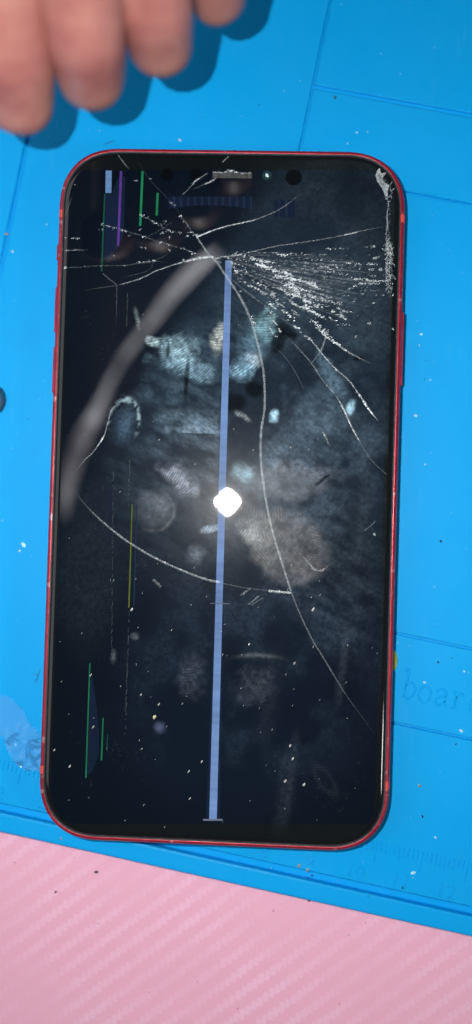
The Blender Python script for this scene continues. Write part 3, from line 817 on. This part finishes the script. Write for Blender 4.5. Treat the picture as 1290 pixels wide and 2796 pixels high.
for x0q, x1q, yq, n, a in ((210,330,255,14,.8),(370,480,248,6,.6),(600,800,232,12,.5),(770,780,222,4,.9),(50,190,380,12,.7),(410,500,415,10,.7),(550,625,428,10,.8),(690,830,432,18,.8),(750,830,362,14,.7),(130,270,462,18,.8),(335,350,470,4,1.),(360,560,480,10,.4),(600,610,480,4,1.),(705,780,492,12,.8),(830,880,492,12,.9),(60,140,515,8,.6),(180,310,522,14,.7),(360,440,540,6,.5),(400,530,585,8,.5),(540,700,603,34,1.),(690,850,625,34,.9),(580,850,655,40,.75),(860,920,622,10,.8),(725,800,570,8,.5),(470,530,715,8,.5),(520,580,685,6,.7),(610,840,735,12,.35),(770,900,790,8,.45),(0,100,650,24,.8),(60,110,690,8,.9),(0,120,805,12,.5),(150,230,840,8,.5),(290,400,880,10,.6),(360,540,985,18,.6),(70,140,905,8,.7),(250,300,970,8,.6),(440,450,1070,5,1.),(380,420,1040,8,.5),(340,500,1130,14,.5),(690,740,1110,8,.9),(550,570,1275,5,.8),(750,780,885,5,.8),(980,1000,790,6,.7),(980,1000,1183,5,.9),(330,350,1350,10,1.)):
    for _ in range(n):
        X_, Y_ = dz(random.uniform(x0q, x1q), yq+random.gauss(0, 7))
        splinter(sp_, X_, Y_, random.gauss(-.45, .35), random.uniform(2, 5), random.uniform(1, 2.4), a*random.uniform(.3, 1.1))
# splinters along the left strings
def az(x, y): return 138.1+.2713*x, 368.4+.2713*y
for x, y, n, a in ((95,850,3,.6),(165,848,4,.8),(210,850,5,.9),(100,960,4,.4),(200,958,4,.5),(100,1122,6,1.),(440,720,6,.5),(500,740,6,.7),(555,758,5,.7),(625,775,6,.8),(665,785,5,.7),(815,832,6,1.),(430,768,4,.5),(805,637,6,1.),(850,660,4,.4),(910,695,5,.7),(938,712,5,.9),(980,725,5,.5),(1055,778,7,1.),(1090,795,4,.6),(1000,800,8,.6),(1080,832,5,.7),(1165,795,5,.6),(985,890,8,.9),(1060,910,5,.7),(828,938,5,.8),(1065,962,4,.6),(780,1070,8,.9),(830,1075,6,.6),(880,1065,6,.8),(915,1060,5,.7),(690,828,5,.4),(785,770,5,.5),(880,295,3,.8),(760,318,4,.7),(1075,522,4,.7),(1100,545,4,.6),(1170,645,5,.7),(1020,690,8,.4),(545,1010,4,.3),(650,1100,4,.5)):
    X_, Y_ = az(x, y)
    for _ in range(n): splinter(sp_, X_+random.gauss(0, 3), Y_+random.gauss(0, 1.4), random.gauss(-.5, .3), random.uniform(2, 5), random.uniform(1.2, 2.6), a*random.uniform(.3, .9))
def bz(x, y): return 405.2+.3101*x, 386.8+.3101*y
for x, y, n, a in ((165,505,5,.8),(190,545,4,.4),(215,590,4,.4),(240,640,8,.5),(215,665,6,.5),(285,660,6,.8),(185,770,4,.9),(245,790,4,.7),(270,810,8,.6),(190,860,6,.6),(150,885,5,.5),(420,840,10,.7),(460,850,10,.5),(480,880,8,.4),(540,845,6,.5),(555,875,5,.7),(600,890,6,.6),(612,955,5,.9),(650,820,6,.6),(745,850,6,.9),(650,1010,5,.4),(720,1075,5,.5),(650,1115,4,.5),(540,135,10,.5),(570,140,24,.95),(610,150,14,.8),(520,148,14,.6),(440,150,10,.5),(660,158,10,.5),(715,155,8,.5),(480,150,10,.5)):
    X_, Y_ = bz(x, y)
    for _ in range(n): splinter(sp_, X_+random.gauss(0, 3.2), Y_+random.gauss(0, 1.2), random.gauss(-.2, .3), random.uniform(2, 5), random.uniform(1.2, 2.4), a*random.uniform(.3, .9))
# crushed line down the right edge
for _ in range(420):
    y = random.choice((random.gauss(655, 28), random.gauss(690, 26), random.uniform(500, 745), random.gauss(625, 10)))
    if not 420 < y < 750: continue
    x = 978-(y-620)*.0+random.gauss(0, 5.5 if y > 610 else 2)
    splinter(sp_, min(x, 992-(y-500)*.02), y, random.uniform(0, 3.1), random.uniform(1.5, 4.5), random.uniform(.8, 2), random.uniform(.12, .6)*(1 if y > 600 else .6))
spo = link('glass_splinters', sp_.v, sp_.f, M_CRACK, glass, False, {'dens': ('FLOAT', sp_.a)}); spo['kind'] = 'stuff'
for pts in ([(972,520),(974,560),(972,600),(976,640),(972,690),(976,735)], [(960,621),(968,630),(978,625),(988,612)], [(966,640),(980,635),(994,644)], [(970,665),(984,660),(995,672)], [(976,700),(985,690),(996,704)], [(968,733),(978,722),(990,728)], [(980,625),(984,650),(978,668)]):
    crack(pts, 3.2, .28, (.1, .1), 2.0, fac=.8)
# chipped, crushed corner
def fz(x, y): return 920.9+.1008*x, 396+.1008*y
chip = [fz(*q) for q in ((330,250),(262,345),(232,430),(242,500),(270,600),(340,710),(400,790),(440,865),(468,960),(478,1050),(545,1065),(548,960),(545,880),(572,770),(590,690),(520,640),(445,600),(420,540),(450,470),(520,400),(455,362),(400,400),(362,360),(375,300))]
def inside(x, y, poly):
    r_ = False; j = len(poly)-1
    for i in range(len(poly)):
        xi, yi = poly[i]; xj, yj = poly[j]
        if (yi > y) != (yj > y) and x < (xj-xi)*(y-yi)/(yj-yi)+xi: r_ = not r_
        j = i
    return r_
cb = MB(); stp = 1.15; gx = np.arange(940, 985, stp); gy = np.arange(418, 508, stp); ids = {}
for i, x in enumerate(gx):
    for j, y in enumerate(gy):
        if inside(x, y, chip):
            jx, jy = x+random.uniform(-.4,.4), y+random.uniform(-.4,.4)
            p_ = at(jx, jy, ZG+.02); ids[i, j] = len(cb.v)
            n_ = float(fbm(np.array([x]), np.array([y]), 7, 3, 5)[0])
            cb.v.append((p_[0], p_[1], ZG+.02+random.random()*.10)); cb.a.append(min(.85, .08+.85*n_*random.uniform(.5, 1.2)))
for (i, j), k in ids.items():
    q = [ids.get(z_) for z_ in ((i, j), (i, j+1), (i+1, j+1), (i+1, j))]
    if None not in q: cb.f.append(tuple(q))
ch = link('chipped_corner', cb.v, cb.f, M_CRACK, glass, False, {'dens': ('FLOAT', cb.a)})
ch['label'] = 'white crushed chip in the upper right corner of the glass'
for pts in ([(590,690),(650,620),(670,590)], [(620,840),(600,760),(620,690)], [(620,850),(680,800),(720,760)], [(600,960),(640,900),(660,850)], [(560,1000),(600,950),(640,1010),(650,1060)], [(545,1060),(560,1150),(550,1260)], [(560,1110),(620,1070)], [(545,1260),(530,1500),(540,1720),(545,1900)], [(440,570),(500,570)]):
    crack([fz(*q) for q in pts], 2.4, .38, (0, .2), .8, fac=.6)

# ------------------------------------------------------------------ lint and dust (loose, uncountable)
M_LINT = m_simple('pale_lint', (.40, .40, .37), .7, nz=(600, .3))
M_DUST = m_simple('white_dust', (.42, .68, .80), .7, nz=(600, .2))
M_CRUMB = m_simple('dark_crumb', (.02, .03, .04), .7, nz=(900, .4))
lint = MB()
def fleck(mbx, x, y, z, l_, w_, ang_, hz=.06):
    c = at(x, y, z); ca, sa = math.cos(ang_), math.sin(ang_); l2, w2 = l_/PXMM/2, w_/PXMM/2
    b = []
    for s, t_ in ((-1,-.5),(0,-1),(1,-.4),(1,.5),(0,1),(-1,.6)):
        b.append((c[0]+s*l2*ca-t_*w2*sa, c[1]+s*l2*sa+t_*w2*ca, z))
    top = (c[0], c[1], z+hz)
    mbx.add(b+[top], [(i, (i+1) % 6, 6) for i in range(6)]+[(5,4,3,2,1,0)])
for _ in range(85):
    x = random.uniform(140, 960); y = random.choice((random.uniform(1350, 2080), random.uniform(1500, 2060), random.uniform(440, 2080)))
    if y > 1900 and (x < 170 or x > 930): continue
    fleck(lint, x, y, ZG+.012, random.uniform(2.0, 6), random.uniform(.8, 1.7), math.radians(random.gauss(58, 14)))
for x, y, l_, w_ in ((332,1532,9,5),(788,1532,10,5),(741,1668,7,4),(718,1964,9,5),(765,1973,8,6),(737,1908,7,4),(355,1747,6,3),(400,1771,8,3),(176,1927,8,4),(137,1886,7,3),(478,2008,6,3),(508,1915,8,3),(475,1940,8,3),(730,1875,8,4),(627,1620,6,4),(229,1697,8,3),(235,1828,8,3)):
    fleck(lint, x, y, ZG+.012, l_, w_, math.radians(58), .1)
lo = link('lint_flecks', lint.v, lint.f, M_LINT); tag(lo, 'tiny pale lint flecks scattered over the black screen', 'lint', kind='stuff')
cr = dome('crumb', 389, 1803, .5, .36, .3, ZG+.005, m_simple('tan_crumb', (.55, .48, .30), .7, nz=(900, .3)), None, 1.0, 9, 3, .3)
tag(cr, 'small tan crumb on the lower left of the black screen', 'crumb')
# ---- on the mat
def on_phone(x, y): return (100-(y-1960)*.031) < x < (1022-(y-520)*.027) and 375 < y < 2138
wd, dk = MB(), MB()
tot = 0
while tot < 62:
    x, y = random.uniform(-10, 1200), random.uniform(-10, 2300)
    if on_phone(x, y) or y > 2085+.216*x-12: continue
    tot += 1
    fleck(wd, x, y, .004, random.uniform(1.2, 3.6)*random.choice((.7, 1, 1, 1.5)), random.uniform(.8, 2.0), random.uniform(0, 3.1), .12)
for x, y, l_, w_ in ((898,333,6,4),(925,331,5,3),(452,352,9,6),(875,360,6,3),(32,632,8,6),(118,564,5,4),(1046,1045,9,7),(1060,840,7,6),(1055,868,5,4),(1083,955,5,4),(1070,1168,6,4),(1160,1838,10,7),(1096,2106,7,4),(1040,2195,12,8),(1068,1716,7,6),(60,1370,13,10),(1168,1688,6,5),(50,1385,7,6)):
    fleck(wd, x, y, .004, l_, w_, random.uniform(0, 3.1), .25)
tot = 0
while tot < 30:
    x, y = random.uniform(-10, 1200), random.uniform(150, 2560)
    if on_phone(x, y): continue
    tot += 1; z = .004 if y < 2085+.216*x-14 else (-2.996 if y > 2100+.216*x else None)
    if z is None: continue
    fleck(dk, x, y, z, random.uniform(1.5, 5), random.uniform(1.2, 3.5), random.uniform(0, 3.1), .2)
for x, y, l_, w_, z in ((243,2193,11,8,-2.996),(141,2243,8,5,-2.996),(777,2264,9,7,-2.996),(1109,1361,7,6,.004),(1102,1665,6,5,.004),(1147,1871,5,4,.004),(1063,2053,7,5,.004),(785,2201,5,4,.004),(1012,2233,8,3,.004),(843,245,9,7,.004)):
    fleck(dk, x, y, z, l_, w_, random.uniform(0, 3.1), .35)
o = link('white_specks', wd.v, wd.f, M_DUST); tag(o, 'tiny white dust specks scattered over the blue mat', 'dust', kind='stuff')
o = link('dark_specks', dk.v, dk.f, M_CRUMB); tag(o, 'tiny dark crumbs scattered over mat and pink bench', 'crumbs', kind='stuff')
gc = MB()
for x, y, l_ in ((753,2177,10),(774,2188,9),(1056,1976,9),(154,2109,7),(17,588,10)): fleck(gc, x, y, .004, l_, l_*.7, random.uniform(0, 3), .3)
o = link('rust_specks', gc.v, gc.f, m_simple('rust_crumb', (.30, .26, .18), .8, nz=(900, .4))); tag(o, 'tiny brownish specks on the lower blue mat', 'crumbs', kind='stuff')
M_HAIR = m_simple('dark_hair', (.015, .03, .045), .5)
def hair(pts, label, rad=.07, z=.1):
    p = [np.array(at(x, y, z)) for x, y in pts]; p = resample([q for q in p], .5)
    vs = []; fs = []; n = len(p)
    for i in range(n):
        d = p[min(i+1, n-1)]-p[max(i-1, 0)]; d /= np.linalg.norm(d)+1e-9; s = np.array([-d[1], d[0], 0])
        rr = rad*(.3+.7*math.sin(math.pi*(i+.5)/n))
        for k in range(5):
            a = 2*math.pi*k/5; vs.append(tuple(p[i]+s*rr*math.cos(a)+np.array([0, 0, 1])*rr*math.sin(a)))
    for i in range(n-1):
        for k in range(5): fs.append((i*5+k, i*5+(k+1) % 5, (i+1)*5+(k+1) % 5, (i+1)*5+k)[::-1])
    tag(link('hair_strand', vs, fs, M_HAIR, None, True), label, 'hair', 'loose hairs on the mat')
hair([(261,364),(272,359),(288,354)], 'short dark hair strand on blue mat above the phone top left corner')
hair([(86,1718),(93,1708),(99,1690),(101,1683)], 'curved dark hair strand on blue mat beside the clear film')
hair([(84,1697),(90,1694),(94,1700)], 'tiny bent dark hair just above the clear film piece', .05)

# clear film scrap on the left
fo = [(-60,1730),(0,1744),(30,1752),(58,1782),(80,1822),(98,1832),(104,1862),(106,1905),(102,1940),(66,1941),(38,1925),(18,1890),(4,1852),(-40,1838)]
fb = MB(); ids = {}; stp = 4.0
for i, x in enumerate(np.arange(-64, 110, stp)):
    for j, y in enumerate(np.arange(1726, 1946, stp)):
        if inside(x, y, fo):
            cr_ = float(fbm(np.array([x*1.0]), np.array([y*1.0]), 46, 2, 15)[0]); k_ = float(sstep(1790, 1880, y))
            ids[i, j] = len(fb.v)
            fl = abs((cr_*6) % 2-1)
            fb.v.append(at(x+random.uniform(-.6,.6), y+random.uniform(-.6,.6), .06+k_*(fl*.8)))
for (i, j), k in ids.items():
    q = [ids.get(z_) for z_ in ((i, j), (i, j+1), (i+1, j+1), (i+1, j))]
    if None not in q: fb.f += [(q[0], q[1], q[2]), (q[0], q[2], q[3])]
fo_ = link('plastic_film_scrap', fb.v, fb.f, M_FILM); tag(fo_, 'crumpled scrap of clear plastic film on the mat left of the phone', 'film')
# yellow bead peeping from under the phone
yb_ = dome('yellow_sticker_dot', 989, 1660, .95, 2.35, .9, .0, m_simple('yellow_green_plastic', (.42, .44, .015), .4, nz=(300, .3)), None, .03, 20, 5)
tag(yb_, 'yellow green dot peeping out from under the right edge of the phone', 'dot')
# dark rounded shape at the left border
kn = dome('dark_mound', -10, 1006, 2.4, 3.2, 1.6, .0, m_simple('dark_blue_matte', (.003, .05, .10), .6, nz=(300, .3)), None, 0, 20, 5)
tag(kn, 'small dark blue rounded plug on the mat at the left picture edge', 'mound')

# ------------------------------------------------------------------ hand reaching in at the top left
hand = thing('person', 'bare hand with spread fingertips reaching over the mat at the top left', 'person')
def hand_mesh():
    V, E, R = [], [], []
    def add(p, r_, par=None):
        V.append(tuple(k*MM for k in p)); R.append(r_*MM)
        if par is not None: E.append((par, len(V)-1))
        return len(V)-1
    wrist = add(at(150, -1150, 78), 25)
    arm = add(at(60, -2000, 95), 33, wrist)
    palm = add(at(190, -800, 72), 24, wrist)
    tips = [((-30,-420),(6,-80),(36,140),(56,316)), ((160,-440),(192,-130),(216,90),(236,240)), ((330,-470),(356,-180),(388,20),(412,158)), ((500,-460),(520,-240),(536,-90),(552,30))]
    zs = ((70,64,54,41), (74,67,56,41), (72,65,54,41), (66,60,53,41))
    rs = ((11,8.4,7.5,6.8), (11,8.3,7.4,6.7), (11,8.1,7.2,6.4), (9,7,6.3,5.6))
    for tp, z_, r_ in zip(tips, zs, rs):
        par = palm
        for k in range(4):
            (x, y), z, rr = tp[k], z_[k], r_[k]
            if k:
                (xa, ya), za, ra = tp[k-1], z_[k-1], r_[k-1]
                par = add(at((x+xa)/2, (y+ya)/2, (z+za)/2), (rr+ra)/2*.90, par)     # slimmer between the joints
            par = add(at(x, y, z), rr*(1.05 if k < 3 else 1.0), par)
    par = add(at(-150, -700, 62), 13, palm); par = add(at(-330, -420, 50), 10, par); add(at(-400, -220, 42), 8.5, par)
    me = bpy.data.meshes.new('hand'); me.from_pydata(V, E, [])
    o = bpy.data.objects.new('hand', me); COL.objects.link(o); o.parent = hand
    sk = o.modifiers.new('skin', 'SKIN'); sk.use_smooth_shade = True
    for i, sv in enumerate(me.skin_vertices[0].data):
        sv.radius = (R[i], R[i]); sv.use_root = (i == 0)
    ss = o.modifiers.new('sub', 'SUBSURF'); ss.levels = 2; ss.render_levels = 2
    me.materials.append(M_SKIN)
    return o, tips, zs, rs
ho, tips, zs, rs = hand_mesh()
# ------------------------------------------------------------------ unseen glowing tubes, added to be mirrored as the soft grey streak
def mirror_point(x, y, h_):
    g_ = np.array(at(x, y, ZG)); d_ = CAM_POS[2]-ZG
    return np.array([*(g_[:2]+(g_[:2]-CAM_POS[:2])*h_/d_), ZG+h_])
def streak_tube(path, label, strength, h_=216):
    pts = [np.array([*mirror_point(x, y, h_)]) for x, y, w_ in path]
    rad = [w_/PXMM*(CAM_POS[2]-ZG+h_)/(CAM_POS[2]-ZG)/2 for x, y, w_ in path]
    arr = resample([(*p_, r_) for p_, r_ in zip(pts, rad)], 5)
    ii = np.arange(len(arr)); arr[:, 3] *= 1+.12*np.sin(ii*.83)+.12*np.sin(ii*.37+1)
    arr[:, :2] += np.stack([.9*np.sin(ii*.51+.4)+.7*np.sin(ii*1.13), .9*np.sin(ii*.43+2)], 1)
    vs = []; fs = []; n = len(arr); m = 12
    for i in range(n):
        d = arr[min(i+1, n-1), :3]-arr[max(i-1, 0), :3]; d /= np.linalg.norm(d); s = np.cross(d, (0, 0, 1)); s /= np.linalg.norm(s); u_ = np.cross(s, d)
        for k in range(m):
            a = 2*math.pi*k/m; vs.append(tuple(arr[i, :3]+(s*math.cos(a)+u_*math.sin(a))*max(.3, arr[i, 3])))
    for i in range(n-1):
        for k in range(m): fs.append((i*m+k, i*m+(k+1) % m, (i+1)*m+(k+1) % m, (i+1)*m+k))
    fs += [tuple(range(m))[::-1], tuple(range((n-1)*m, n*m))]
    mt, nt, out = new_mat('streak_glow'); bb = P(nt, out, (.6, .6, .6), .6); bb.inputs['Emission Strength'].default_value = strength
    gg = N(nt, 'ShaderNodeNewGeometry')
    nt.links.new(ramp(nt, noise(nt, 26, 3, .6, gg.outputs['Position']), [(.36, (.12, .10, .11)), (.50, (.60, .59, .61)), (.64, (1.15, 1.15, 1.22))]), bb.inputs['Emission Color'])
    tag(link('glow_tube', vs, fs, mt, None, True), label, 'lamp')
streak_tube([(545,636,6),(505,662,20),(468,694,26),(432,738,27),(392,790,28),(358,832,17),(328,876,18),(306,918,15),(284,958,13),(262,1000,16),(238,1040,28),(216,1078,38),(198,1118,40),(182,1165,37),(170,1210,28),(163,1255,18),(160,1300,4)], 'long curved glowing tube added out of view above the bench, mirrored in the screen', 9.0)
streak_tube([(278,500,6),(300,478,22),(322,456,24),(340,438,8)], 'short glowing tube added out of view above the bench, mirrored near the screen top left', 4.0)
